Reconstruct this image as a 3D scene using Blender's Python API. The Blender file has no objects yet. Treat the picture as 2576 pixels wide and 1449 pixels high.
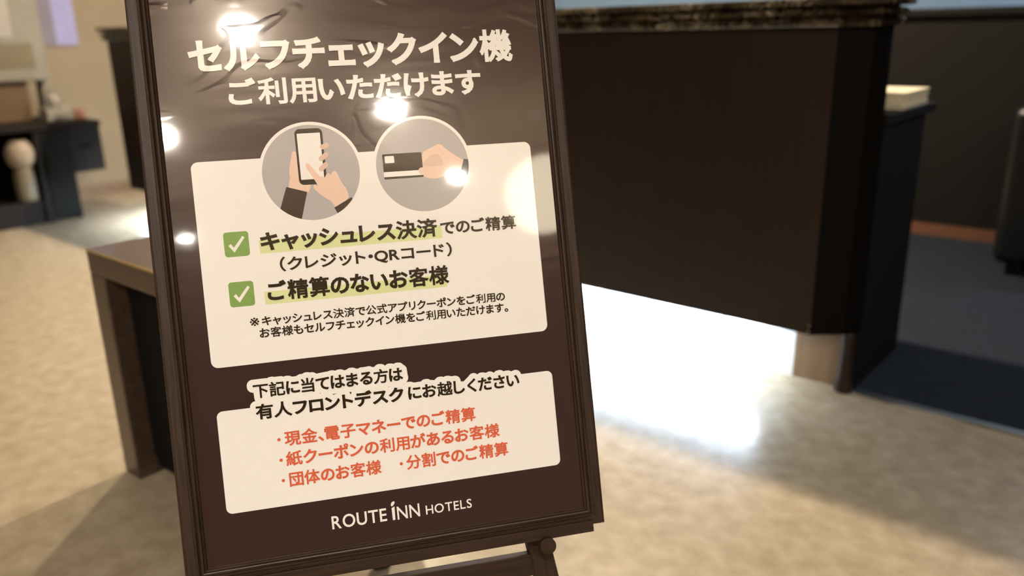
import bpy, bmesh, math, random
import numpy as np
from mathutils import Matrix, Vector
from mathutils.geometry import delaunay_2d_cdt

scene = bpy.context.scene
COL = scene.collection

# ------------------------------------------------------------------ camera
F_PX = 2070.0
PITCH, ROLL = math.radians(17.45), math.radians(1.281)
cam_data = bpy.data.cameras.new('camera')
cam = bpy.data.objects.new('camera', cam_data)
COL.objects.link(cam)
cam_data.sensor_fit = 'HORIZONTAL'
cam_data.sensor_width = 36.0
cam_data.lens = 36.0 * F_PX / 2576.0
cam_data.clip_start = 0.02
gx, gy, gz = math.sin(ROLL) * math.cos(PITCH), math.cos(ROLL) * math.cos(PITCH), math.sin(PITCH)
G = Vector((gx, gy, gz))                       # gravity in camera axes (x right, y down, z forward)
FW = (Vector((0, 0, 1)) - G * gz).normalized()
RT = FW.cross(-G)
if RT.x < 0:
    RT = -RT
M = Matrix((RT, FW, -G))                       # world = M @ camera axes
R3 = Matrix((M.col[0], -M.col[1], -M.col[2])).transposed()
cam.matrix_world = Matrix.Translation((0, 0, 1.0)) @ R3.to_4x4()
cam_data.dof.use_dof = True
cam_data.dof.focus_distance = 0.905
cam_data.dof.aperture_fstop = 3.0
scene.camera = cam

# ------------------------------------------------------------------ world and exposure
world = bpy.data.worlds.new('world')
scene.world = world
world.use_nodes = True
world.node_tree.nodes['Background'].inputs[0].default_value = (0.30, 0.24, 0.17, 1)
world.node_tree.nodes['Background'].inputs[1].default_value = 0.05
scene.view_settings.view_transform = 'Standard'
scene.view_settings.look = 'None'
scene.view_settings.exposure = 0.0
scene.view_settings.gamma = 1.0
scene.view_settings.use_curve_mapping = False
LAMP_WARM = (1.0, 0.905, 0.785)
LAMP_STAFF = (1.0, 0.83, 0.62)
LAMP_COOL = (0.72, 0.84, 1.0)
LED_WHITE = (0.72, 0.86, 1.0)
P_LOBBY, P_STAFF, P_COOL, P_LED, P_GLOBE, P_BACK = 1700.0, 3400.0, 34.0, 220.0, 15.0, 330.0

# ------------------------------------------------------------------ room axes: s along the counter front, t behind it
E1 = Vector((0.81, 2.10, 0.0))
ROT = math.atan2(-0.651, 0.759)
CD = Vector((math.cos(ROT), math.sin(ROT), 0))
TN = Vector((-math.sin(ROT), math.cos(ROT), 0))
def W(s, t, z=0.0):
    return E1 + CD * s + TN * t + Vector((0, 0, z))
def to_st(v):
    d = Vector(v) - E1
    return d.dot(CD), d.dot(TN)

# ------------------------------------------------------------------ object helpers
def tag(o, label=None, cat=None, group=None, kind=None):
    if label: o['label'] = label
    if cat: o['category'] = cat
    if group: o['group'] = group
    if kind: o['kind'] = kind
    return o

def thing(name, label, cat, loc, rotz=0.0, group=None):
    o = bpy.data.objects.new(name, None)
    COL.objects.link(o)
    o.empty_display_size = 0.1
    o.location = loc
    o.rotation_euler = (0, 0, rotz)
    return tag(o, label, cat, group)

def link(name, bm, mats, parent=None, smooth=False, loc=None, rotz=0.0):
    me = bpy.data.meshes.new(name)
    bmesh.ops.recalc_face_normals(bm, faces=bm.faces[:])
    bm.to_mesh(me)
    bm.free()
    if not isinstance(mats, (list, tuple)):
        mats = [mats]
    for m in mats:
        me.materials.append(m)
    if smooth:
        for p in me.polygons:
            p.use_smooth = True
    o = bpy.data.objects.new(name, me)
    COL.objects.link(o)
    if parent is not None:
        o.parent = parent
    if loc is not None:
        o.location = loc
        o.rotation_euler = (0, 0, rotz)
    return o

def box(bm, x0, x1, y0, y1, z0, z1, bev=0.0, seg=2, mi=0):
    r = bmesh.ops.create_cube(bm, size=1.0)
    vs = r['verts']
    bmesh.ops.scale(bm, vec=(x1 - x0, y1 - y0, z1 - z0), verts=vs)
    bmesh.ops.translate(bm, vec=((x0 + x1) / 2, (y0 + y1) / 2, (z0 + z1) / 2), verts=vs)
    fs = set(f for v in vs for f in v.link_faces)
    if bev > 0:
        es = list({e for f in fs for e in f.edges})
        r2 = bmesh.ops.bevel(bm, geom=es, offset=bev, segments=seg, affect='EDGES', profile=0.5)
        fs = set(r2['faces']) | {f for f in fs if f.is_valid}
    for f in fs:
        if f.is_valid:
            f.material_index = mi
    return bm

def bx(*a, **k):
    return box(bmesh.new(), *a, **k)

def prism(bm, pts, z0, z1):
    lo = [bm.verts.new((x, y, z0)) for x, y in pts]
    hi = [bm.verts.new((x, y, z1)) for x, y in pts]
    n = len(pts)
    bm.faces.new(lo[::-1])
    bm.faces.new(hi)
    for i in range(n):
        bm.faces.new((lo[i], lo[(i + 1) % n], hi[(i + 1) % n], hi[i]))
    return bm

def offset_poly(pts, d):
    """grow a counter-clockwise convex polygon by d"""
    n = len(pts)
    out = []
    for i in range(n):
        p0, p1, p2 = Vector(pts[i - 1]), Vector(pts[i]), Vector(pts[(i + 1) % n])
        e0, e1 = (p1 - p0).normalized(), (p2 - p1).normalized()
        n0, n1 = Vector((e0.y, -e0.x)), Vector((e1.y, -e1.x))
        b = (n0 + n1)
        out.append(p1 + b * (d / max(0.35, 1 + n0.dot(n1))))
    return out

def loft(bm, rings):
    """rings: lists of 3D points, all the same length; closed with caps"""
    vr = [[bm.verts.new(p) for p in r] for r in rings]
    n = len(vr[0])
    for a, b in zip(vr, vr[1:]):
        for i in range(n):
            bm.faces.new((a[i], a[(i + 1) % n], b[(i + 1) % n], b[i]))
    bm.faces.new(vr[0][::-1])
    bm.faces.new(vr[-1])
    return bm

def lathe(bm, prof, n=40, cx=0.0, cy=0.0):
    rings = [[(cx + r * math.cos(2 * math.pi * i / n), cy + r * math.sin(2 * math.pi * i / n), z) for i in range(n)] for r, z in prof]
    return loft(bm, rings)

def bar(bm, a, b, w, d, up):
    """square bar from a to b; w across, d along 'up'"""
    a, b, up = Vector(a), Vector(b), Vector(up)
    ax = (b - a).normalized()
    sd = ax.cross(up).normalized()
    up = sd.cross(ax).normalized()
    ring = lambda p: [p + sd * (sx * w / 2) + up * (sy * d / 2) for sx, sy in ((-1, -1), (1, -1), (1, 1), (-1, 1))]
    return loft(bm, [ring(a), ring(b)])

# ------------------------------------------------------------------ materials
def new_mat(name):
    m = bpy.data.materials.new(name)
    m.use_nodes = True
    nt = m.node_tree
    return m, nt, nt.nodes['Principled BSDF']

def N(nt, kind, **inp):
    n = nt.nodes.new(kind)
    for k, v in inp.items():
        n.inputs[k].default_value = v
    return n

def coords(nt, scale=(1, 1, 1), kind='Object'):
    tc = nt.nodes.new('ShaderNodeTexCoord')
    mp = nt.nodes.new('ShaderNodeMapping')
    mp.inputs['Scale'].default_value = scale
    nt.links.new(tc.outputs[kind], mp.inputs['Vector'])
    return mp.outputs[0]

def ramp(nt, fac, stops):
    r = nt.nodes.new('ShaderNodeValToRGB')
    el = r.color_ramp.elements
    while len(el) < len(stops):
        el.new(0.5)
    for e, (p, c) in zip(el, stops):
        e.position = p
        e.color = (*c, 1)
    nt.links.new(fac, r.inputs[0])
    return r.outputs[0]

def plain(name, col, rough=0.5, spec=0.5, metal=0.0, vary=0.06, scale=9.0, bump=0.0, coat=0.0):
    m, nt, b = new_mat(name)
    no = N(nt, 'ShaderNodeTexNoise', Scale=scale, Detail=3.0)
    nt.links.new(coords(nt), no.inputs['Vector'])
    c0 = tuple(max(0, c * (1 - vary)) for c in col)
    c1 = tuple(min(1, c * (1 + vary)) for c in col)
    nt.links.new(ramp(nt, no.outputs[0], [(0.3, c0), (0.7, c1)]), b.inputs['Base Color'])
    b.inputs['Roughness'].default_value = rough
    b.inputs['Specular IOR Level'].default_value = spec
    b.inputs['Metallic'].default_value = metal
    b.inputs['Coat Weight'].default_value = coat
    if bump:
        bp = N(nt, 'ShaderNodeBump', Strength=bump, Distance=0.002)
        nt.links.new(no.outputs[0], bp.inputs['Height'])
        nt.links.new(bp.outputs[0], b.inputs['Normal'])
    return m

def wood(name, dark, light, axis='y', rough=0.38, spec=0.5, fine=260.0, coat=0.0):
    m, nt, b = new_mat(name)
    sc = {'x': (fine * .05, fine, fine), 'y': (fine, fine * .05, fine), 'z': (fine, fine, fine * .05)}[axis]
    no = N(nt, 'ShaderNodeTexNoise', Scale=1.0, Detail=4.0, Roughness=0.6)
    nt.links.new(coords(nt, sc), no.inputs['Vector'])
    nt.links.new(ramp(nt, no.outputs[0], [(0.3, dark), (0.72, light)]), b.inputs['Base Color'])
    b.inputs['Roughness'].default_value = rough
    b.inputs['Specular IOR Level'].default_value = spec
    b.inputs['Coat Weight'].default_value = coat
    bp = N(nt, 'ShaderNodeBump', Strength=0.25, Distance=0.0006)
    nt.links.new(no.outputs[0], bp.inputs['Height'])
    nt.links.new(bp.outputs[0], b.inputs['Normal'])
    return m

def emit(name, col, strength):
    m = bpy.data.materials.new(name)
    m.use_nodes = True
    nt = m.node_tree
    nt.nodes.clear()
    e = N(nt, 'ShaderNodeEmission', Strength=strength)
    e.inputs['Color'].default_value = (*col, 1)
    o = nt.nodes.new('ShaderNodeOutputMaterial')
    nt.links.new(e.outputs[0], o.inputs[0])
    return m

def srgb(r, g, b):
    f = lambda c: (c / 255) / 12.92 if c / 255 <= 0.04045 else ((c / 255 + 0.055) / 1.055) ** 2.4
    return (f(r), f(g), f(b))

def print_mat(name, col, vary=0.02):
    """ink under one glossy laminate: the coat carries the wrinkles of the sheet"""
    m, nt, b = new_mat(name)
    v = coords(nt)
    grain = N(nt, 'ShaderNodeTexNoise', Scale=900.0, Detail=1.0)
    nt.links.new(v, grain.inputs['Vector'])
    nt.links.new(ramp(nt, grain.outputs[0], [(0.3, tuple(c * (1 - vary) for c in col)), (0.7, tuple(min(1, c * (1 + vary)) for c in col))]), b.inputs['Base Color'])
    b.inputs['Roughness'].default_value = 0.23
    b.inputs['Specular IOR Level'].default_value = 0.20
    b.inputs['Specular Tint'].default_value = (1.0, 0.84, 0.68, 1)
    b.inputs['Coat Weight'].default_value = 1.0
    b.inputs['Coat Roughness'].default_value = 0.045
    b.inputs['Coat IOR'].default_value = 1.5
    # broad waves of the sheet, small horizontal ripples, and a few sharp creases near the top
    wv = N(nt, 'ShaderNodeTexNoise', Scale=1.0, Detail=1.0, Roughness=0.4)
    nt.links.new(coords(nt, (5.0, 6.5, 0)), wv.inputs['Vector'])
    rp = N(nt, 'ShaderNodeTexNoise', Scale=1.0, Detail=2.0, Roughness=0.5)
    nt.links.new(coords(nt, (9.0, 42.0, 0)), rp.inputs['Vector'])
    cr = N(nt, 'ShaderNodeTexNoise', Scale=1.0, Detail=1.5, Distortion=1.6)
    nt.links.new(coords(nt, (9.0, 17.0, 0)), cr.inputs['Vector'])
    crl = ramp(nt, cr.outputs[0], [(0.56, (0, 0, 0)), (0.66, (1, 1, 1))])
    sep = nt.nodes.new('ShaderNodeSeparateXYZ')
    nt.links.new(v, sep.inputs[0])
    mr = nt.nodes.new('ShaderNodeMapRange')
    mr.inputs['From Min'].default_value = 0.40
    mr.inputs['From Max'].default_value = 0.62
    nt.links.new(sep.outputs['Y'], mr.inputs['Value'])
    mu = nt.nodes.new('ShaderNodeMath'); mu.operation = 'MULTIPLY'
    nt.links.new(crl, mu.inputs[0]); nt.links.new(mr.outputs[0], mu.inputs[1])
    b1 = N(nt, 'ShaderNodeBump', Strength=1.0, Distance=0.0008)
    nt.links.new(wv.outputs[0], b1.inputs['Height'])
    b2 = N(nt, 'ShaderNodeBump', Strength=1.0, Distance=0.00003)
    nt.links.new(rp.outputs[0], b2.inputs['Height'])
    nt.links.new(b1.outputs[0], b2.inputs['Normal'])
    b3 = N(nt, 'ShaderNodeBump', Strength=1.0, Distance=0.00004)
    nt.links.new(mu.outputs[0], b3.inputs['Height'])
    nt.links.new(b2.outputs[0], b3.inputs['Normal'])
    nt.links.new(b3.outputs[0], b.inputs['Coat Normal'])
    c1 = N(nt, 'ShaderNodeBump', Strength=1.0, Distance=0.00035)
    nt.links.new(rp.outputs[0], c1.inputs['Height'])
    c2 = N(nt, 'ShaderNodeBump', Strength=1.0, Distance=0.00028)
    nt.links.new(mu.outputs[0], c2.inputs['Height'])
    nt.links.new(c1.outputs[0], c2.inputs['Normal'])
    nt.links.new(c2.outputs[0], b.inputs['Normal'])
    return m

MAT = {}
MAT['frame_y'] = wood('dark_frame_wood_upright', (0.020, 0.0102, 0.0062), (0.050, 0.028, 0.018), 'y', 0.42, 0.3, fine=300)
MAT['frame_x'] = wood('dark_frame_wood_across', (0.020, 0.0102, 0.0062), (0.050, 0.028, 0.018), 'x', 0.42, 0.3, fine=300)
MAT['easel_y'] = wood('easel_wood_upright', (0.020, 0.0105, 0.005), (0.042, 0.022, 0.0115), 'y', 0.6, 0.2, fine=200)
MAT['easel_x'] = wood('easel_wood_across', (0.020, 0.0105, 0.005), (0.042, 0.022, 0.0115), 'x', 0.6, 0.2, fine=200)
MAT['brown'] = print_mat('printed_brown', (0.043, 0.0235, 0.0215))
MAT['cream'] = print_mat('printed_white', (0.85, 0.82, 0.79), 0.012)
MAT['grey'] = print_mat('printed_grey', (0.44, 0.41, 0.41))
MAT['ink'] = print_mat('printed_black', (0.025, 0.017, 0.008))
MAT['red'] = print_mat('printed_red', (0.66, 0.125, 0.06))
MAT['green'] = print_mat('printed_green', (0.22, 0.36, 0.10))
MAT['lime'] = print_mat('printed_pale_green', (0.68, 0.73, 0.38))
MAT['skin'] = print_mat('printed_skin', (0.80, 0.57, 0.46))
MAT['skin2'] = print_mat('printed_skin_deep', (0.70, 0.50, 0.40))
MAT['sleeve'] = print_mat('printed_sleeve', (0.050, 0.034, 0.022))
MAT['panel'] = wood('dark_counter_laminate', (0.014, 0.0072, 0.0042), (0.021, 0.0115, 0.0072), 'z', 0.45, 0.30, fine=60)
MAT['post'] = plain('black_post_laminate', (0.0026, 0.0018, 0.0013), 0.6, 0.08)
MAT['plinth_brown'] = wood('brown_plinth_wood', (0.16, 0.10, 0.055), (0.24, 0.155, 0.09), 'z', 0.5, fine=60)
MAT['plinth_white'] = plain('white_plinth', (0.82, 0.82, 0.80), 0.45)
MAT['bench'] = wood('brown_bench_wood', (0.040, 0.024, 0.015), (0.075, 0.046, 0.030), 'x', 0.34, fine=40, coat=0.3)
MAT['black'] = plain('matt_black', (0.006, 0.0056, 0.0052), 0.75, 0.12)
MAT['gloss_black'] = plain('gloss_black', (0.007, 0.0065, 0.006), 0.25, 0.5)
MAT['desk'] = wood('dark_desk_wood', (0.007, 0.0045, 0.003), (0.012, 0.0078, 0.0055), 'x', 0.65, 0.15, fine=40)
MAT['ledge_dark'] = plain('dark_back_counter', (0.0075, 0.0063, 0.0052), 0.6, 0.2)
MAT['trim_red'] = plain('reddish_base_trim', (0.13, 0.055, 0.03), 0.5)
MAT['steel'] = plain('brushed_steel', (0.55, 0.53, 0.50), 0.3, metal=1.0)
MAT['gold'] = plain('gold_edge_glint', (0.75, 0.58, 0.30), 0.28, metal=1.0)
MAT['pale'] = plain('pale_grey_casing', (0.235, 0.215, 0.175), 0.5)
MAT['white'] = plain('white_plastic', (0.36, 0.33, 0.29), 0.45)
MAT['olive'] = plain('olive_screen_panel', (0.17, 0.145, 0.09), 0.4)
MAT['tan'] = plain('tan_box', (0.13, 0.08, 0.04), 0.5)
MAT['lilac'] = plain('lilac_print', (0.30, 0.29, 0.52), 0.5)
MAT['mauve'] = plain('greyed_mauve_print', (0.19, 0.17, 0.21), 0.5)
MAT['cream_vase'] = plain('cream_glaze', (0.30, 0.24, 0.175), 0.5)
MAT['olive_vase'] = plain('olive_glaze', (0.14, 0.115, 0.07), 0.5)
MAT['pack_red'] = plain('red_pack', (0.26, 0.12, 0.08), 0.5)
MAT['paper'] = plain('cream_paper', (0.78, 0.70, 0.50), 0.6)
MAT['leather'] = plain('black_leather', (0.006, 0.006, 0.0065), 0.32, 0.45, scale=120, bump=0.3)
MAT['ring'] = plain('white_trim_ring', (0.8, 0.78, 0.74), 0.4)
MAT['lens'] = emit('lit_lamp_lens', LAMP_WARM, P_LOBBY)
MAT['lens_staff'] = emit('lit_staff_lens', LAMP_STAFF, P_STAFF)
MAT['lens_back'] = emit('lit_wall_lens', LAMP_WARM, P_BACK)
MAT['lens_cool'] = emit('lit_cool_panel', LAMP_COOL, P_COOL)
MAT['led'] = emit('lit_led_strip', LED_WHITE, P_LED)
MAT['globe'] = emit('lit_globe', (1.0, 0.86, 0.62), P_GLOBE)

def marble():
    m, nt, b = new_mat('dark_brown_marble')
    v = coords(nt, (1.0, 1.0, 1.0))
    n1 = N(nt, 'ShaderNodeTexNoise', Scale=16.0, Detail=7.0, Roughness=0.62, Distortion=1.2)
    nt.links.new(v, n1.inputs['Vector'])
    base = ramp(nt, n1.outputs[0], [(0.34, (0.006, 0.0035, 0.002)), (0.52, (0.026, 0.016, 0.009)), (0.62, (0.085, 0.062, 0.035)), (0.70, (0.03, 0.021, 0.013))])
    n2 = N(nt, 'ShaderNodeTexNoise', Scale=22.0, Detail=6.0, Roughness=0.6, Distortion=2.2)
    nt.links.new(v, n2.inputs['Vector'])
    vein = ramp(nt, n2.outputs[0], [(0.465, (0, 0, 0)), (0.495, (1, 1, 1)), (0.525, (0, 0, 0))])
    n3 = N(nt, 'ShaderNodeTexNoise', Scale=7.0, Detail=2.0)
    nt.links.new(v, n3.inputs['Vector'])
    msk = ramp(nt, n3.outputs[0], [(0.45, (0, 0, 0)), (0.62, (1, 1, 1))])
    mu = nt.nodes.new('ShaderNodeMath'); mu.operation = 'MULTIPLY'
    nt.links.new(vein, mu.inputs[0]); nt.links.new(msk, mu.inputs[1])
    mx = nt.nodes.new('ShaderNodeMix'); mx.data_type = 'RGBA'
    nt.links.new(mu.outputs[0], mx.inputs['Factor'])
    nt.links.new(base, mx.inputs['A'])
    mx.inputs['B'].default_value = (0.55, 0.47, 0.33, 1)
    nt.links.new(mx.outputs['Result'], b.inputs['Base Color'])
    b.inputs['Roughness'].default_value = 0.12
    return m
MAT['marble'] = marble()

def carpet(name, stops, sc1, sc2, rough=0.9, spec=0.2, bump=0.3):
    m, nt, b = new_mat(name)
    v = coords(nt)
    n1 = N(nt, 'ShaderNodeTexNoise', Scale=sc1, Detail=4.0, Roughness=0.55)
    nt.links.new(v, n1.inputs['Vector'])
    nt.links.new(ramp(nt, n1.outputs[0], stops), b.inputs['Base Color'])
    n2 = N(nt, 'ShaderNodeTexNoise', Scale=sc2, Detail=2.0)
    nt.links.new(v, n2.inputs['Vector'])
    bp = N(nt, 'ShaderNodeBump', Strength=bump, Distance=0.003)
    nt.links.new(n2.outputs[0], bp.inputs['Height'])
    nt.links.new(bp.outputs[0], b.inputs['Normal'])
    b.inputs['Roughness'].default_value = rough
    b.inputs['Specular IOR Level'].default_value = spec
    return m
MAT['floor'] = carpet('beige_mottled_floor', [(0.30, (0.30, 0.24, 0.16)), (0.50, (0.36, 0.295, 0.205)), (0.70, (0.42, 0.35, 0.255))], 20.0, 260.0, 0.26, 0.5, 0.02)
MAT['floor_dark'] = carpet('dark_grey_carpet', [(0.3, (0.008, 0.012, 0.019)), (0.7, (0.015, 0.021, 0.032))], 30.0, 300.0)
MAT['wall'] = plain('beige_wallpaper', (0.25, 0.20, 0.135), 0.8, 0.2, vary=0.05, scale=3.0, bump=0.1)
MAT['wall_cool'] = plain('cool_lit_wall', (0.23, 0.36, 0.54), 0.8, 0.2)  # cool light beyond the back counter is put into this blue
MAT['wall_wood'] = wood('dark_walnut_wall', (0.05, 0.03, 0.018), (0.09, 0.055, 0.034), 'z', 0.5, fine=20)
MAT['ceiling'] = plain('cream_ceiling', (0.56, 0.50, 0.40), 0.85, 0.2)

# ------------------------------------------------------------------ the room shell
S0, S1, T0, T1, H = -4.9, 6.0, -7.0, 3.4, 2.6
def st_obj(name, bm, m, kind='structure'):
    o = link(name, bm, m, loc=E1, rotz=ROT)
    o['kind'] = kind
    return o
st_obj('floor', bx(S0 - .1, S1 + .1, T0 - .1, T1 + .1, -0.10, 0.0), MAT['floor'])
st_obj('floor', prism(bmesh.new(), [(0.02, 0.13), (S1, 0.13), (S1, T1), (-0.9, T1), (-0.9, 0.62), (0.02, 0.62)], 0.0, 0.004), MAT['floor_dark'])
st_obj('trim_1', bx(0.10, S1, 0.098, 0.13, 0.0, 0.006, 0.002), MAT['steel'])
st_obj('ceiling', bx(S0 - .1, S1 + .1, T0 - .1, T1 + .1, H, H + 0.1), MAT['ceiling'])
st_obj('wall_left', bx(S0 - .1, S0, T0 - .1, T1 + .1, 0, H), MAT['wall'])
st_obj('wall_right', bx(S1, S1 + .1, T0 - .1, T1 + .1, 0, H), MAT['wall_wood'])
st_obj('wall_back', bx(S0, S1, T1, T1 + .1, 0, H), MAT['wall_cool'])
st_obj('wall_front', bx(S0, S1, T0 - .1, T0, 0, H), MAT['wall_wood'])
st_obj('baseboard_left', bx(S0, S0 + .012, T0, T1, 0, 0.07, 0.003), MAT['plinth_brown'])

# ------------------------------------------------------------------ lamps
def downlight(x, y, label, group, lens='lens', r=0.06):
    t = thing('ceiling_downlight', label, 'ceiling light', (x, y, H), 0, group)
    bm = bmesh.new()
    lathe(bm, [(r, 0.0), (r, -0.010), (r + .006, -0.014), (r + .016, -0.013), (r + .02, -0.006), (r + .02, 0.0)], 40)
    link('trim_ring', bm, MAT['ring'], t, True)
    bm = bmesh.new()
    lathe(bm, [(r * .99, -0.001), (r * .99, -0.006), (r * .7, -0.008), (0.002, -0.009)], 40)
    link('lens', bm, MAT[lens], t)
    return t
LG = 'recessed ceiling downlights of the lobby'
downlight(0.047, -1.421, 'ceiling downlight mirrored as the bright oval above the poster headline', LG, r=0.060)
downlight(0.854, -1.971, 'ceiling downlight mirrored as the round glare between headline and picture discs', LG, r=0.052)
downlight(-0.228, -2.416, 'ceiling downlight mirrored at the left frame edge beside the picture discs', LG, r=0.046)
downlight(-0.031, -3.945, 'ceiling downlight mirrored as the small white dot left of the upper white panel', LG, r=0.032)
downlight(1.535, -2.793, 'ceiling downlight mirrored over the printed hand holding a card', LG, r=0.038)
downlight(-2.3, -0.4, 'unseen ceiling downlight added to light the beige floor left of the bench', LG, r=0.045)  # extra lamp, added for general light on this side
p = W(-1.25, 0.60); downlight(p.x, p.y, 'ceiling downlight above the middle of the reception counter', LG, 'lens_staff')
p = W(-2.75, 0.60); downlight(p.x, p.y, 'ceiling downlight above the far end of the reception counter', LG, 'lens_staff')
p = W(-4.35, 0.55); downlight(p.x, p.y, 'ceiling downlight washing the beige wall behind the dark desk', LG, 'lens_back')

t = thing('ceiling_panel_light', 'cool white ceiling panel light over the staff area on the right', 'ceiling light', W(1.2, 2.75, H), ROT)
link('housing', bx(-.62, .62, -.17, .17, -0.03, 0.0, 0.004), MAT['ring'], t)
link('diffuser', bx(-.58, .58, -.14, .14, -0.036, -0.031), MAT['lens_cool'], t)

t = thing('globe_pendant', 'large white globe pendant lamp mirrored at the right edge of the poster', 'pendant lamp', (1.655, -1.94, H))
bm = bmesh.new()
bmesh.ops.create_uvsphere(bm, u_segments=40, v_segments=24, radius=0.21)
bmesh.ops.translate(bm, vec=(0, 0, -0.49), verts=bm.verts[:])
link('globe', bm, MAT['globe'], t, True)
bm = bmesh.new(); lathe(bm, [(0.006, 0.0), (0.006, -0.29)], 12)
link('rod', bm, MAT['steel'], t)
bm = bmesh.new(); lathe(bm, [(0.06, 0.0), (0.06, -0.015), (0.03, -0.03)], 30)
link('ceiling_rose', bm, MAT['ring'], t, True)

# ------------------------------------------------------------------ reception counter
rc = thing('reception_counter', 'dark brown reception counter with moulded marble top and lit white plinth', 'counter', E1, ROT)
BODY = [(-3.9, 0.0), (0.0, 0.0), (0.0, 0.14), (-3.96, 0.14), (-3.96, 0.06)]
POST = [(0.0, 0.0004), (0.070, 0.055), (0.092, 0.090), (0.097, 0.112), (0.060, 0.14), (0.0, 0.14)]
MARB = [(-3.9, 0.0), (0.0, 0.0), (0.070, 0.055), (0.097, 0.10), (0.085, 0.15), (-0.03, 0.30), (-3.93, 0.30), (-3.96, 0.06)]
link('body_panel', prism(bmesh.new(), BODY, 0.186, 0.989), MAT['panel'], rc)
link('corner_post', prism(bmesh.new(), POST, 0.186, 0.989), MAT['post'], rc)['label'] = 'black corner post'
bm = bmesh.new()
prof = [(0.016, 0.988), (0.022, 0.989), (0.026, 0.994), (0.026, 1.003), (0.022, 1.008), (0.012, 1.010), (0.012, 1.014), (0.028, 1.015), (0.034, 1.018), (0.034, 1.026),
        (0.028, 1.031), (0.012, 1.033), (0.012, 1.037), (0.040, 1.038), (0.046, 1.041), (0.047, 1.048), (0.044, 1.054), (0.038, 1.056)]
loft(bm, [[(q.x, q.y, z) for q in offset_poly(MARB, d)] for d, z in prof])
link('countertop', bm, MAT['marble'], rc)
link('plinth', bx(-3.925, -0.085, 0.125, 0.52, 0.0, 0.186), MAT['plinth_white'], rc)['label'] = 'white plinth'
link('plinth_end', bx(-0.085, 0.045, 0.125, 0.52, 0.0, 0.186), MAT['plinth_brown'], rc)['label'] = 'brown wooden plinth end'
link('led_strip', box(bx(-3.92, -0.17, 0.060, 0.072, 0.176, 0.186), -3.945, -3.933, 0.060, 0.50, 0.176, 0.186), MAT['led'], rc)['label'] = 'glowing white strip light'
bm = bmesh.new()
lathe(bm, [(0.018, 0.19), (0.018, 0.16), (0.020, 0.05), (0.024, 0.03), (0.025, 0.003), (0.020, 0.0)], 28, 0.070, 0.108)
link('foot', bm, MAT['panel'], rc, True)
link('end_panel', bx(0.052, 0.092, 0.142, 0.52, 0.0, 0.742), MAT['black'], rc)
link('worktop', bx(-3.9, 0.10, 0.142, 0.60, 0.742, 0.768, 0.003), MAT['desk'], rc)
for sx, zz in ((-0.004, 0.196), (-0.004, 0.212)):
    bm = bmesh.new()
    bmesh.ops.create_cone(bm, cap_ends=True, segments=14, radius1=0.0028, radius2=0.002, depth=0.003, matrix=Matrix.Translation((sx, -0.001, zz)) @ Matrix.Rotation(math.pi / 2, 4, 'X'))
    link('screw', bm, MAT['steel'], rc)
bm = bmesh.new()
for k in range(9):
    a = random.Random(k)
    box(bm, -.14 + a.uniform(-.004, .004), .14 + a.uniform(-.004, .004), -.12 + a.uniform(-.004, .004), .12 + a.uniform(-.004, .004), k * .0050, k * .0050 + .0048)
o = link('paper_stack', bm, MAT['paper'], loc=W(-0.055, 0.42, 0.768), rotz=ROT)
tag(o, 'low stack of cream paper on the worktop behind the marble counter', 'paper')

# ------------------------------------------------------------------ back counter and ottoman on the right
bc = thing('back_counter', 'long dark back counter beyond the grey carpet on the right', 'counter', W(0, 2.15), ROT)
link('body_panel', bx(-2.6, 3.4, 0.0, 0.5, 0.06, 1.015), MAT['ledge_dark'], bc)
link('base_trim', bx(-2.6, 3.4, -0.006, 0.5, 0.0, 0.06), MAT['trim_red'], bc)['label'] = 'reddish brown base trim'
link('countertop', bx(-2.62, 3.42, -0.03, 0.52, 1.015, 1.05, 0.006), MAT['ledge_dark'], bc)

ac = thing('armchair', 'black leather armchair at the right picture edge before the back counter', 'armchair', W(0.135, 1.58), ROT)
for x in (0.0, 0.62):
    link('armrest', bx(x, x + 0.15, 0.0, 0.50, 0.05, 0.68, 0.045, 5), MAT['leather'], ac, True)
link('seat_base', bx(0.13, 0.64, 0.03, 0.48, 0.06, 0.28, 0.01), MAT['black'], ac)
link('seat_cushion', bx(0.152, 0.618, 0.0, 0.39, 0.282, 0.44, 0.05, 5), MAT['leather'], ac, True)
link('backrest', bx(0.10, 0.67, 0.37, 0.52, 0.20, 0.90, 0.06, 5), MAT['leather'], ac, True)
for x in (0.04, 0.67):
    for y in (0.03, 0.41):
        bm = bmesh.new(); lathe(bm, [(0.018, 0.0), (0.022, 0.052)], 16, x + 0.03, y + 0.03)
        link('leg', bm, MAT['black'], ac, True)

# ------------------------------------------------------------------ bench behind the sign, left
sb, tb = to_st((-0.945, 1.775, 0))
bn = thing('storage_bench', 'low brown wooden bench with an open dark front behind the sign', 'bench', W(sb, tb), ROT)
BL, BD, BH = 0.56, 0.40, 0.556
link('top', bx(0.0, BL, 0.0, BD, BH - .055, BH, 0.003), MAT['bench'], bn)
for x in (0.0, BL - .07):
    link('side_panel', bx(x, x + .07, 0.0, BD, 0.0, BH - .055, 0.003), MAT['bench'], bn)
link('back_panel', bx(0.07, BL - .07, BD - .02, BD, 0.0, BH - .055), MAT['black'], bn)
link('bottom_panel', bx(0.07, BL - .07, 0.05, BD - .02, 0.02, 0.05), MAT['black'], bn)
link('black_front', bx(0.072, BL - .072, 0.045, 0.06, 0.05, BH - .058), MAT['black'], bn)  # black sheet across the open bay, painting in its interior shade
link('edge_glint', bx(0.002, BL - .002, -0.002, 0.001, BH - .004, BH + .0006), MAT['gold'], bn)['label'] = 'thin gold highlight drawn along the top front edge'  # metal sliver added to draw the gold highlight on the bench edge

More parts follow.
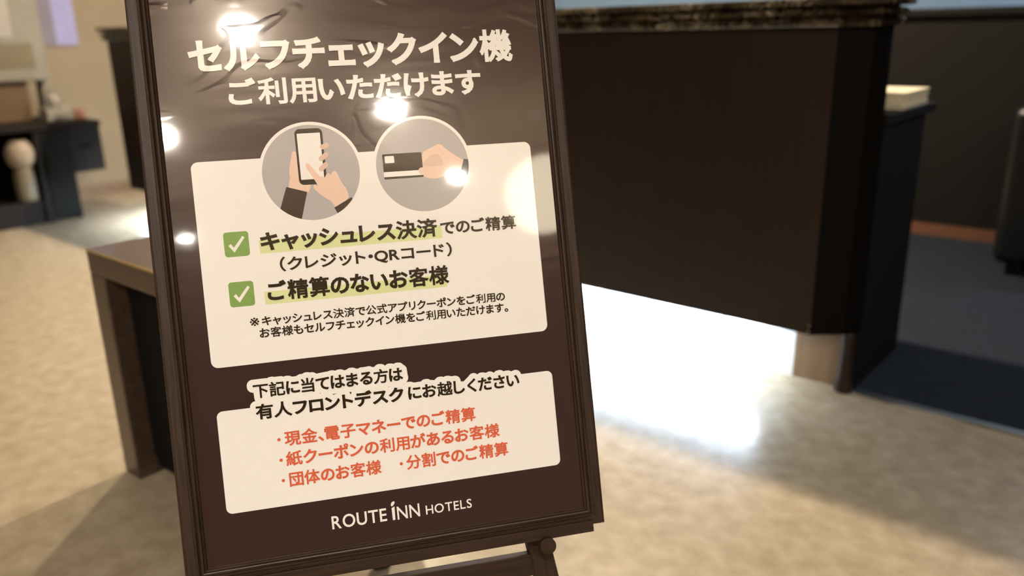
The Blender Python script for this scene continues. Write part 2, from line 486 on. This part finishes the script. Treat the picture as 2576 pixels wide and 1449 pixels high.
# ------------------------------------------------------------------ desk against the left wall
dk = thing('desk', 'long dark low desk against the beige wall at the left', 'desk', W(-4.24, 0.0), ROT)
link('desktop', bx(-0.63, 0.015, -1.5, 0.035, 0.520, 0.548, 0.004), MAT['desk'], dk)
d = link('drawer', bx(-0.40, 0.0, -0.146, 0.03, 0.262, 0.519, 0.003), MAT['desk'], dk)
link('drawer_pull', bx(0.0, 0.012, -0.10, -0.02, 0.40, 0.412, 0.003), MAT['black'], d)
link('side_panel', bx(-0.62, 0.0, -0.150, -0.147, 0.0, 0.520), MAT['black'], dk)
link('side_panel', bx(-0.62, 0.0, -0.335, -0.305, 0.0, 0.520), MAT['desk'], dk)
link('side_panel', bx(-0.62, 0.0, -1.49, -1.46, 0.0, 0.520), MAT['desk'], dk)
link('back_panel', bx(-0.62, -0.60, -1.46, -0.15, 0.0, 0.520), MAT['desk'], dk)
link('shelf', bx(-0.60, -0.01, -1.46, -0.335, 0.10, 0.135), MAT['desk'], dk)
link('kick_panel', bx(-0.04, -0.02, -1.46, -0.335, 0.0, 0.10), MAT['desk'], dk)
d = link('black_front', bx(-0.015, 0.004, -0.303, -0.152, 0.02, 0.515, 0.003), MAT['black'], dk)
link('handle', bx(0.004, 0.016, -0.292, -0.280, 0.28, 0.38, 0.003), MAT['black'], d)

vs = thing('vase', 'cream vase with a rounded top in the open bay of the dark desk', 'vase', W(-4.30, -0.40, 0.135))
bm = bmesh.new(); lathe(bm, [(0.050, 0.0), (0.055, 0.02), (0.056, 0.12), (0.048, 0.18), (0.045, 0.19)], 32)
link('body', bm, MAT['olive_vase'], vs, True)['label'] = 'olive lower body'
bm = bmesh.new(); lathe(bm, [(0.045, 0.19), (0.066, 0.215), (0.076, 0.26), (0.070, 0.30), (0.045, 0.335), (0.030, 0.342), (0.026, 0.335), (0.030, 0.30)], 32)
link('neck', bm, MAT['cream_vase'], vs, True)['label'] = 'cream rounded top'

ks = thing('kiosk', 'pale boxy check-in kiosk standing on the desk at the left edge', 'kiosk', W(-4.62, -0.28, 0.548), ROT)
link('base', bx(-0.10, 0.06, -0.30, 0.08, 0.0, 0.225, 0.006), MAT['tan'], ks)['label'] = 'brown base'
c = link('casing', bx(-0.12, 0.10, -0.32, 0.20, 0.225, 0.95, 0.012, 3), MAT['pale'], ks)
link('screen', bx(0.10, 0.104, -0.28, 0.04, 0.47, 0.86, 0.002), MAT['white'], c)['label'] = 'white screen'
link('slot_panel', bx(0.10, 0.104, -0.28, 0.13, 0.30, 0.44, 0.002), MAT['olive'], c)['label'] = 'olive lower panel'
link('post', bx(-0.06, 0.02, 0.17, 0.23, 0.0, 0.225, 0.004), MAT['pale'], ks)

tb_ = thing('tissue_box', 'white and red tissue box on the desktop beside the kiosk', 'tissue box', W(-4.45, -0.06, 0.548), ROT + 0.1)
link('carton', bx(-0.05, 0.05, -0.13, 0.02, 0.0, 0.075, 0.003), MAT['white'], tb_)['label'] = 'white carton'
link('sleeve', bx(-0.052, 0.052, 0.02, 0.09, 0.0, 0.06, 0.003), MAT['pack_red'], tb_)['label'] = 'red carton end'
bm = bmesh.new(); lathe(bm, [(0.035, 0.0), (0.030, 0.02), (0.040, 0.045), (0.020, 0.07), (0.004, 0.078)], 18, 0.0, -0.06)
bmesh.ops.translate(bm, vec=(0, 0, 0.075), verts=bm.verts[:])
link('tissue', bm, MAT['white'], tb_, True)

po = thing('wall_poster', 'lilac poster hanging on the beige wall above the desk', 'poster', W(-4.899, 0.0, 0.965), ROT)
link('sheet', bx(0.0, 0.006, -0.02, 0.27, 0.0, 0.62), MAT['mauve'], po)
link('border_band', bx(0.006, 0.007, 0.14, 0.27, 0.0, 0.62), MAT['lilac'], po)['label'] = 'bright lilac band'

# ------------------------------------------------------------------ the framed poster sign (its own axes: x right, y up the sheet, z to the viewer)
SIGN_O = Vector((-0.33810878, 0.87406493, 0.87230508))
RX = Vector((0.97377826, 0.22731748, 0.00909182))
RD = Vector((0.07419874, -0.27956460, -0.95725555))
RN = Vector((-0.21505917, 0.93282924, -0.28910060))
SIGN_B = SIGN_O + RX * 0.185 + RD * 0.4475
SROT = Matrix((RX, -RD, -RN)).transposed()
SMAT = Matrix.Translation(SIGN_B) @ SROT.to_4x4()
sign = thing('framed_poster', 'framed brown poster of Japanese check-in notices standing on the easel', 'sign', SIGN_B)
sign.rotation_euler = SROT.to_euler()
FW2, IW, IB, IT, OT = 0.232, 0.2095, 0.0163, 0.640, 0.662

def rail(a, b, ai, bi):
    """moulded rail with mitred ends: a, b = outer corners, ai, bi = inner corners"""
    prof = [(0.0, -0.012), (0.0, 0.0045), (0.0012, 0.0062), (0.0030, 0.0068), (0.0118, 0.0072), (0.0130, 0.0084), (0.0142, 0.0086), (0.0152, 0.0076), (0.0156, 0.0052), (0.0164, 0.0046),
            (0.0169, 0.0058), (0.0180, 0.0060), (0.0192, 0.0056), (0.0197, 0.0034), (0.0204, 0.0028), (0.0208, 0.0036), (0.0218, 0.0030), (0.0225, 0.0012), (0.0225, -0.012)]
    ring = lambda p, q: [p + (q - p) * (o / 0.0225) + Vector((0, 0, z)) for o, z in prof]
    return loft(bmesh.new(), [ring(a, ai), ring(b, bi)])
OB = -0.0034
c00, c10, c11, c01 = Vector((-FW2, OB, 0)), Vector((FW2, OB, 0)), Vector((FW2, OT, 0)), Vector((-FW2, OT, 0))
i00, i10, i11, i01 = Vector((-IW, IB, 0)), Vector((IW, IB, 0)), Vector((IW, IT, 0)), Vector((-IW, IT, 0))
link('frame_rail', rail(c00, c10, i00, i10), MAT['frame_x'], sign)
link('frame_rail', rail(c10, c11, i10, i11), MAT['frame_y'], sign)
link('frame_rail', rail(c11, c01, i11, i01), MAT['frame_x'], sign)
link('frame_rail', rail(c01, c00, i01, i00), MAT['frame_y'], sign)
link('back_board', bx(-0.215, 0.215, 0.008, 0.650, -0.011, -0.002), MAT['black'], sign)
sheet = link('poster_sheet', bx(-0.214, 0.214, 0.010, 0.648, -0.0019, 0.0), MAT['brown'], sign)

class Flat:
    """one printed element: flat shapes in sheet millimetres, stacked a hair apart"""
    def __init__(self):
        self.bm = bmesh.new()
    def poly(self, pts, z, mi=0):
        vs = [self.bm.verts.new((x / 1000, y / 1000, z / 1000)) for x, y in pts]
        f = self.bm.faces.new(vs)
        f.material_index = mi
        f.normal_update()
        if f.normal.z < 0:
            f.normal_flip()
    def done(self, name, mats, parent=sheet, label=None):
        me = bpy.data.meshes.new(name)
        bmesh.ops.triangulate(self.bm, faces=[f for f in self.bm.faces if len(f.verts) > 4])
        self.bm.to_mesh(me); self.bm.free()
        for m in (mats if isinstance(mats, list) else [mats]):
            me.materials.append(MAT[m])
        o = bpy.data.objects.new(name, me)
        COL.objects.link(o); o.parent = parent
        if label: o['label'] = label
        return o

def rrect(x0, x1, y0, y1, r, n=8):
    pts = []
    for cx, cy, a0 in ((x1 - r, y0 + r, -90), (x1 - r, y1 - r, 0), (x0 + r, y1 - r, 90), (x0 + r, y0 + r, 180)):
        for k in range(n + 1):
            a = math.radians(a0 + 90 * k / n)
            pts.append((cx + r * math.cos(a), cy + r * math.sin(a)))
    return pts
def disc(cx, cy, r, n=72):
    return [(cx + r * math.cos(2 * math.pi * k / n), cy + r * math.sin(2 * math.pi * k / n)) for k in range(n)]
def capsule(ax, ay, bx_, by_, r, n=10):
    a = math.atan2(by_ - ay, bx_ - ax)
    pts = [(bx_ + r * math.cos(a - math.pi / 2 + math.pi * k / n), by_ + r * math.sin(a - math.pi / 2 + math.pi * k / n)) for k in range(n + 1)]
    pts += [(ax + r * math.cos(a + math.pi / 2 + math.pi * k / n), ay + r * math.sin(a + math.pi / 2 + math.pi * k / n)) for k in range(n + 1)]
    return pts
def smooth(pts, it=2):
    for _ in range(it):
        q = []
        for i in range(len(pts)):
            (x0, y0), (x1, y1) = pts[i], pts[(i + 1) % len(pts)]
            q += [(x0 * .75 + x1 * .25, y0 * .75 + y1 * .25), (x0 * .25 + x1 * .75, y0 * .25 + y1 * .75)]
        pts = q
    return pts
def clip_disc(pts, cx, cy, r):
    """keep the part of a convex polygon inside a circle"""
    out = list(pts)
    for k in range(48):
        a = 2 * math.pi * k / 48
        nx, ny = math.cos(a), math.sin(a)
        dd = lambda p: (p[0] - cx) * nx + (p[1] - cy) * ny - r
        res = []
        for i in range(len(out)):
            p, q = out[i], out[(i + 1) % len(out)]
            dp, dq = dd(p), dd(q)
            if dp <= 0: res.append(p)
            if (dp < 0) != (dq < 0) and dp != dq:
                u = dp / (dp - dq)
                res.append((p[0] + (q[0] - p[0]) * u, p[1] + (q[1] - p[1]) * u))
        out = res
        if len(out) < 3: return []
    return out

f = Flat(); f.poly(rrect(-185, 187, 227.6, 447.5, 7.5), 0.20); f.done('info_panel', 'cream', label='large upper white rounded panel')
f = Flat(); f.poly(rrect(-185, 187, 70.7, 181.1, 6.5), 0.20); f.done('info_panel', 'cream', label='lower white rounded panel')

# picture disc: hands with a phone
cx, cy, R = -61.2, 428.7, 52.0
f = Flat()
f.poly(disc(cx, cy, 55.4), 0.30, 0)
f.poly(disc(cx, cy, R), 0.36, 1)
f.poly(smooth([(-79.9, 451.8), (-77.3, 453.4), (-75.2, 451.5), (-73.7, 445.4), (-74.6, 429.0), (-72.1, 417.6), (-62.8, 416.5), (-64.0, 411.0), (-68.0, 405.6), (-87.5, 411.5), (-85.6, 420.3), (-84.2, 425.2), (-84.9, 429.7), (-83.4, 437.1)]), 0.42, 2)
f.poly(clip_disc([(-89.3, 414.8), (-67.9, 407.9), (-78.2, 372.8), (-101.9, 380.5)], cx, cy, R), 0.48, 4)
ph = [(x, y) for x, y in rrect(-75.2, -45.6, 415.6, 476.6, 5.5)]
f.poly(ph, 0.54, 5)
f.poly(rrect(-72.9, -48.2, 421.3, 471.6, 0.6, 2), 0.60, 0)
for a in ((-46.9, 455.6, -42.6, 457.4), (-49.4, 442.9, -43.8, 447.0), (-50.4, 431.8, -45.2, 436.2)):
    f.poly(capsule(*a, 2.7), 0.66, 3)
f.poly(smooth([(-61.9, 436.9), (-52.5, 423.0), (-51.0, 424.0), (-49.6, 422.6), (-47.9, 421.9), (-46.9, 423.6), (-45.2, 426.2), (-43.0, 426.6), (-41.2, 424.4), (-40.2, 425.4), (-38.6, 428.2), (-36.2, 428.8), (-34.2, 427.3), (-30.3, 415.4), (-24.8, 407.4), (-23.6, 396.8), (-38.5, 388.4), (-40.2, 390.4), (-43.4, 396.0), (-49.0, 399.6), (-55.0, 405.1), (-60.3, 410.8), (-60.9, 414.2), (-58.3, 415.2), (-54.6, 411.9), (-60.5, 423.6), (-67.0, 435.0), (-66.9, 438.3), (-64.0, 439.2)], 1), 0.72, 2)
f.poly(clip_disc([(-40.6, 388.6), (-21.3, 398.6), (-12.6, 388.6), (-33.4, 372.5)], cx, cy, R), 0.78, 4)
f.done('picture_disc', ['cream', 'grey', 'skin', 'skin2', 'sleeve', 'ink'], label='round picture of hands tapping a phone')

# picture disc: hand with a card
cx = 61.0
f = Flat()
f.poly(disc(cx, cy, 55.4), 0.30, 0)
f.poly(disc(cx, cy, R), 0.36, 1)
f.poly(smooth([(61.1, 442.5), (68.3, 446.0), (79.9, 451.0), (83.4, 450.8), (88.1, 445.5), (104.5, 432.9), (108.4, 431.9), (103.5, 417.5), (100.6, 409.0), (95.0, 409.6), (84.4, 415.2), (74.5, 412.0), (63.6, 414.2), (58.7, 417.3), (60.0, 430.0)], 1), 0.42, 2)
f.poly(smooth([(62.0, 432.9), (74.1, 440.6), (81.4, 438.6), (84.5, 430.7), (83.4, 427.0), (80.6, 425.4), (60.6, 426.4)]), 0.48, 3)
f.poly(rrect(16.7, 60.7, 415.4, 443.3, 1.4, 4), 0.54, 5)
f.poly(rrect(19.2, 29.6, 433.2, 441.1, 1.0, 4), 0.60, 0)
f.poly([(16.7, 417.9), (60.7, 417.7), (60.7, 423.3), (16.7, 423.5)], 0.60, 0)
f.poly(capsule(59.3, 422.2, 78.0, 422.8, 3.9), 0.66, 2)
f.poly(clip_disc([(108.0, 432.6), (118.8, 430.6), (118.7, 410.8), (102.6, 417.5)], cx, cy, R), 0.72, 4)
f.done('picture_disc', ['cream', 'grey', 'skin', 'skin2', 'sleeve', 'ink'], label='round picture of a hand holding a card')

# green check boxes and highlighter bands
for y0, y1 in ((344.2, 370.8), (290.4, 317.2)):
    f = Flat()
    f.poly(rrect(-159.6, -133.8, y0, y1, 3.4), 0.30, 0)
    yo = y0 - 344.2
    f.poly([(-155.2, 356.1 + yo), (-149.5, 348.8 + yo), (-149.8, 353.9 + yo), (-152.5, 358.2 + yo)], 0.36, 1)
    f.poly([(-149.5, 348.8 + yo), (-137.8, 364.1 + yo), (-139.9, 366.0 + yo), (-149.8, 353.9 + yo)], 0.36, 1)
    f.done('check_box', ['green', 'cream'], label='green square with a white tick')
for y0, y1 in ((345.1, 359.5), (289.9, 303.8)):
    f = Flat(); f.poly([(-123.5, y0), (75.2, y0), (75.2, y1), (-123.5, y1)], 0.30)
    f.done('highlight_band', 'lime', label='pale green highlighter band')

# ------------------------------------------------------------------ lettering
GLYPH = {}
def glyph(ch):
    if ch not in GLYPH:
        cu = bpy.data.curves.new('glyph', 'FONT')
        cu.body = ch; cu.size = 1.0; cu.resolution_u = 4; cu.fill_mode = 'FRONT'
        o = bpy.data.objects.new('glyph', cu)
        COL.objects.link(o)
        me = bpy.data.meshes.new_from_object(o.evaluated_get(bpy.context.evaluated_depsgraph_get()))
        bpy.data.objects.remove(o); bpy.data.curves.remove(cu)
        vs = [(v.co.x, v.co.y) for v in me.vertices]
        fs = [tuple(p.vertices) for p in me.polygons]
        cnt = {}
        for p in fs:
            for i in range(len(p)):
                e = (p[i], p[(i + 1) % len(p)])
                cnt[tuple(sorted(e))] = cnt.get(tuple(sorted(e)), 0) + 1
        ed = [e for e, c in cnt.items() if c == 1]
        bpy.data.meshes.remove(me)
        GLYPH[ch] = (vs, fs, ed)
    return GLYPH[ch]

BOLD = {}
def bold(ch, w):
    """glyph thickened by w ems all round: outline strokes united with the fill"""
    if (ch, w) in BOLD:
        return BOLD[ch, w]
    vs, fs, ed = glyph(ch)
    if w <= 0:
        BOLD[ch, w] = (vs, fs)
        return BOLD[ch, w]
    S = 100.0
    pts = [(x * S, y * S) for x, y in vs]
    polys = [list(p) for p in fs]
    edges = [tuple(e) for e in ed]
    for i, j in ed:
        (ax, ay), (bx_, by_) = pts[i], pts[j]
        dx, dy = bx_ - ax, by_ - ay
        L = math.hypot(dx, dy)
        if L < 1e-4: continue
        ux, uy = dx / L * w * S, dy / L * w * S
        n0 = len(pts)
        pts += [(ax - ux + uy, ay - uy - ux), (bx_ + ux + uy, by_ + uy - ux), (bx_ + ux - uy, by_ + uy + ux), (ax - ux - uy, ay - uy + ux)]
        polys.append([n0, n0 + 1, n0 + 2, n0 + 3])
        edges += [(n0, n0 + 1), (n0 + 1, n0 + 2), (n0 + 2, n0 + 3), (n0 + 3, n0)]
    ov, _, of, _, _, _ = delaunay_2d_cdt([Vector(p) for p in pts], edges, [], 0, 1e-3, False)
    cen = np.array([[sum(ov[i].x for i in q) / 3, sum(ov[i].y for i in q) / 3] for q in of])
    inside = np.zeros(len(of), bool)
    for p in polys:
        c = np.array([pts[i] for i in p])
        d = np.roll(c, -1, 0) - c
        cr = d[:, 0][None] * (cen[:, 1][:, None] - c[:, 1][None]) - d[:, 1][None] * (cen[:, 0][:, None] - c[:, 0][None])
        inside |= (cr >= -1e-9).all(1) | (cr <= 1e-9).all(1)
    BOLD[ch, w] = ([(v.x / S, v.y / S) for v in ov], [q for q, k in zip(of, inside) if k])
    return BOLD[ch, w]

def is_kanji(ch):
    return 0x4e00 <= ord(ch) <= 0x9fff

def layout(body, gap, blend):
    """pen positions in ems: proportional kana, looser kanji"""
    out, pen = [], 0.0
    for ch in body:
        vs = glyph(ch)[0]
        x0, x1 = min(v[0] for v in vs), max(v[0] for v in vs)
        k = 1.0
        if ch == '※':
            k = 1.5
        latin = ord(ch) < 128
        ink = (x1 - x0) * k
        lone = ch in 'ー'
        g = gap * (0.9 if latin else 1.0)
        adv_p = ink + g
        adv = adv_p if latin or ch in '（）・。、' else adv_p * (1 - blend) + max(1.0 * k, ink) * blend
        out.append((ch, pen + (adv - ink) / 2 - x0 * k, k))
        pen += adv
    return out

def lettering(body, ref, x0, x1, y0, y1, mat, w, z=0.9, gap=0.10, blend=0.45, label=None, kw=0.72, halo=None):
    lay = layout(body, gap, blend)
    rv = glyph(ref)[0]
    r0, r1 = min(v[1] for v in rv), max(v[1] for v in rv)
    wr = w * (kw if is_kanji(ref) else 1)
    sy = (y1 - y0) / (r1 - r0 + 2 * wr)
    by = y0 + wr * sy - r0 * sy
    a = min(ox + min(v[0] for v in glyph(ch)[0]) * k for ch, ox, k in lay[:1]) - w
    lc, lo, lk = lay[-1]
    b = lo + max(v[0] for v in glyph(lc)[0]) * lk + w
    sx = (x1 - x0) / (b - a)
    bm = bmesh.new()
    hal = []
    for ch, ox, k in lay:
        vs, fs, ed = glyph(ch)
        wk = w * (kw if is_kanji(ch) else 0.15 if ch == '※' else 1.0)
        yk = -0.12 if ch == '※' else 0.0
        P = [(x0 + (ox + x * k - a) * sx, by + (y * k + yk) * sy) for x, y in vs]
        ov, of = bold(ch, round(wk, 4))
        bv = [bm.verts.new(((x0 + (ox + x * k - a) * sx) / 1000, (by + (y * k + yk) * sy) / 1000, z / 1000)) for x, y in ov]
        for q in of:
            try: bm.faces.new([bv[i] for i in q])
            except ValueError: pass
        if halo:
            for i, j in ed:
                n = max(1, int(math.hypot(P[i][0] - P[j][0], P[i][1] - P[j][1]) / 2.0))
                for q in range(n):
                    hal.append((P[i][0] + (P[j][0] - P[i][0]) * q / n, P[i][1] + (P[j][1] - P[i][1]) * q / n))
    bmesh.ops.delete(bm, geom=[v for v in bm.verts if not v.link_faces], context='VERTS')
    for fc in bm.faces:
        fc.normal_update()
        if fc.normal.z < 0: fc.normal_flip()
    me = bpy.data.meshes.new('lettering')
    bm.to_mesh(me); bm.free()
    me.materials.append(MAT[mat])
    o = bpy.data.objects.new('lettering', me)
    COL.objects.link(o); o.parent = sheet
    if label: o['label'] = label
    return hal

lettering('セルフチェックイン機', '機', -175.9, 176.9, 541.0, 577.9, 'cream', 0.042, label='large cream headline, upper line', gap=0.09)
lettering('ご利用いただけます', '利', -139.3, 136.4, 504.8, 533.5, 'cream', 0.035, label='cream headline, second line')
lettering('キャッシュレス決済', '済', -122.0, 70.2, 347.5, 368.4, 'ink', 0.038, label='bold black line beside the upper tick')
lettering('でのご精算', '算', 73.7, 161.4, 348.6, 364.6, 'ink', 0.028)
lettering('（クレジット・QRコード）', '）', -104.3, 84.2, 323.9, 339.8, 'ink', 0.024, gap=0.13)
lettering('ご精算のないお客様', '様', -120.1, 78.0, 293.0, 314.6, 'ink', 0.036, label='bold black line beside the lower tick')
lettering('※キャッシュレス決済で公式アプリクーポンをご利用の', '利', -141.6, 140.1, 267.4, 278.0, 'ink', 0.025, label='small black footnote, first line')
lettering('お客様もセルフチェックイン機をご利用いただけます。', '利', -132.5, 142.4, 254.4, 265.2, 'ink', 0.025, label='small black footnote, second line')
h1 = lettering('下記に当てはまる方は', '方', -145.5, 15.4, 190.3, 206.3, 'ink', 0.032, label='black line outlined in white, upper', halo=True)
h2 = lettering('有人フロントデスク', '有', -145.1, 14.2, 167.3, 184.0, 'ink', 0.040, label='bold black start of the lower outlined line', halo=True)
h3 = lettering('にお越しください', '越', 19.2, 147.4, 167.6, 183.6, 'ink', 0.032, label='black end of the lower outlined line', halo=True)
for hal, r, z in ((h1, 6.4, 0.24), (h2 + h3, 6.4, 0.28)):
    xa, xb, n = min(p[0] for p in hal) - r + 0.01, max(p[0] for p in hal) + r - 0.01, 420
    f, cols = Flat(), []
    for k in range(n + 1):
        x = xa + (xb - xa) * k / n
        near = [(y, math.sqrt(r * r - (px - x) ** 2)) for px, y in hal if abs(px - x) < r]
        cols.append((f.bm.verts.new((x / 1000, min(y - q for y, q in near) / 1000, z / 1000)), f.bm.verts.new((x / 1000, max(y + q for y, q in near) / 1000, z / 1000))))
    for p, q in zip(cols, cols[1:]):
        f.bm.faces.new((p[0], q[0], q[1], p[1]))
    f.done('text_outline', 'cream', label='white cloud-shaped outline behind black lettering')
for body, ref, x0, x1, y0, y1 in (
        ('現金、電子マネーでのご精算', '算', -118.2, 92.8, 135.0, 151.2), ('紙クーポンの利用があるお客様', '様', -118.8, 118.7, 113.0, 129.0),
        ('団体のお客様', '様', -117.5, -18.2, 90.4, 106.4), ('分割でのご精算', '算', 9.5, 126.7, 90.4, 106.6)):
    lettering(body, ref, x0, x1, y0, y1, 'red', 0.031, label='red printed line')
for x, y in ((-123.9, 143.1), (-123.8, 120.7), (-123.7, 98.4), (4.0, 98.2)):
    f = Flat(); f.poly(disc(x, y, 1.75, 24), 0.9)
    f.done('bullet_dot', 'red', label='red bullet dot')
lettering('ROUTE', 'R', -77.5, -17.6, 37.3, 51.6, 'cream', 0.014, gap=0.13)
lettering('NN', 'N', -6.0, 19.2, 36.6, 51.2, 'cream', 0.008, gap=0.16)
lettering('HOTELS', 'H', 26.0, 78.4, 37.3, 47.4, 'cream', 0.010, gap=0.15)
f = Flat()
f.poly([(-11.4, 37.0), (-8.6, 37.0), (-8.2, 52.0), (-11.6, 50.6)], 0.9)
f.poly(smooth([(-11.9, 52.6), (-12.2, 55.0), (-10.6, 57.4), (-8.2, 58.0), (-7.4, 56.6), (-8.6, 54.2), (-10.4, 52.6)]), 0.9)
f.done('logo_letter', 'cream', label='cream letter i with a leaf-shaped dot')

# ------------------------------------------------------------------ the easel
easel = thing('easel', 'dark brown wooden easel with ledge and round pegs carrying the poster', 'easel', SIGN_B)
easel.rotation_euler = SROT.to_euler()
INV = SMAT.inverted()
UPL = (SROT.transposed() @ Vector((0, 0, 1)))                # world up in sign axes
floor_y = -SIGN_B.z / (-RD.z)                                # sheet-plane height of the floor below the sign
def floor_hit(x, z0):
    """sign-axes point on the floor below (x, y, z0) going down the sheet"""
    p = SMAT @ Vector((x, 0, z0))
    y = -p.z / (-RD.z)
    return y
zl = -0.026
yf = floor_hit(0.1525 + 0.08, zl)
apex = Vector((0.0, 0.86, zl))
def leg_x(y): return 0.1555 + (-0.02 - y) * 0.15
for sg in (-1, 1):
    top = Vector((sg * max(0.012, leg_x(0.84)), 0.84, zl))
    bot = Vector((sg * leg_x(yf), floor_hit(sg * leg_x(yf), zl), zl))
    bm = bar(bmesh.new(), bot, top, 0.027, 0.022, (0, 0, 1))
    bmesh.ops.bevel(bm, geom=bm.edges[:], offset=0.0012, segments=2, affect='EDGES')
    link('front_leg', bm, MAT['easel_y'], easel)
# rear leg from the apex down to the floor behind
ap_w = SMAT @ Vector((0, 0.845, zl - 0.03))
hor = Vector((-SROT.col[2].x, -SROT.col[2].y, 0)).normalized()
foot_w = Vector((ap_w.x, ap_w.y, 0)) + hor * 0.30
foot_w.z = 0.008
bm = bar(bmesh.new(), INV @ foot_w, INV @ ap_w, 0.034, 0.022, SROT.transposed() @ hor)
bmesh.ops.bevel(bm, geom=bm.edges[:], offset=0.0012, segments=2, affect='EDGES')
link('rear_leg', bm, MAT['easel_y'], easel)
link('apex_block', bx(-0.045, 0.045, 0.80, 0.86, zl - 0.045, zl - 0.011, 0.002), MAT['easel_x'], easel)
link('ledge', box(bx(-0.2155, 0.2155, -0.0088, -0.0036, -0.030, 0.0100), -0.2155, 0.2155, -0.0088, 0.0042, 0.0096, 0.0146, 0.0008), MAT['easel_x'], easel)
link('crossbar', bx(-0.150, 0.150, -0.0598, -0.034, -0.034, -0.018, 0.0015), MAT['easel_x'], easel)
for sg in (-1, 1):
    bm = bmesh.new()
    prof = [(0.0028, -0.040), (0.0028, 0.0145), (0.0088, 0.0150), (0.0094, 0.0156), (0.0094, 0.0228), (0.0092, 0.0234), (0.0086, 0.0237), (0.0030, 0.0238)]
    lathe(bm, prof, 36, sg * 0.1575, -0.0140)
    link('peg', bm, MAT['easel_x'], easel)

bpy.context.view_layer.update()
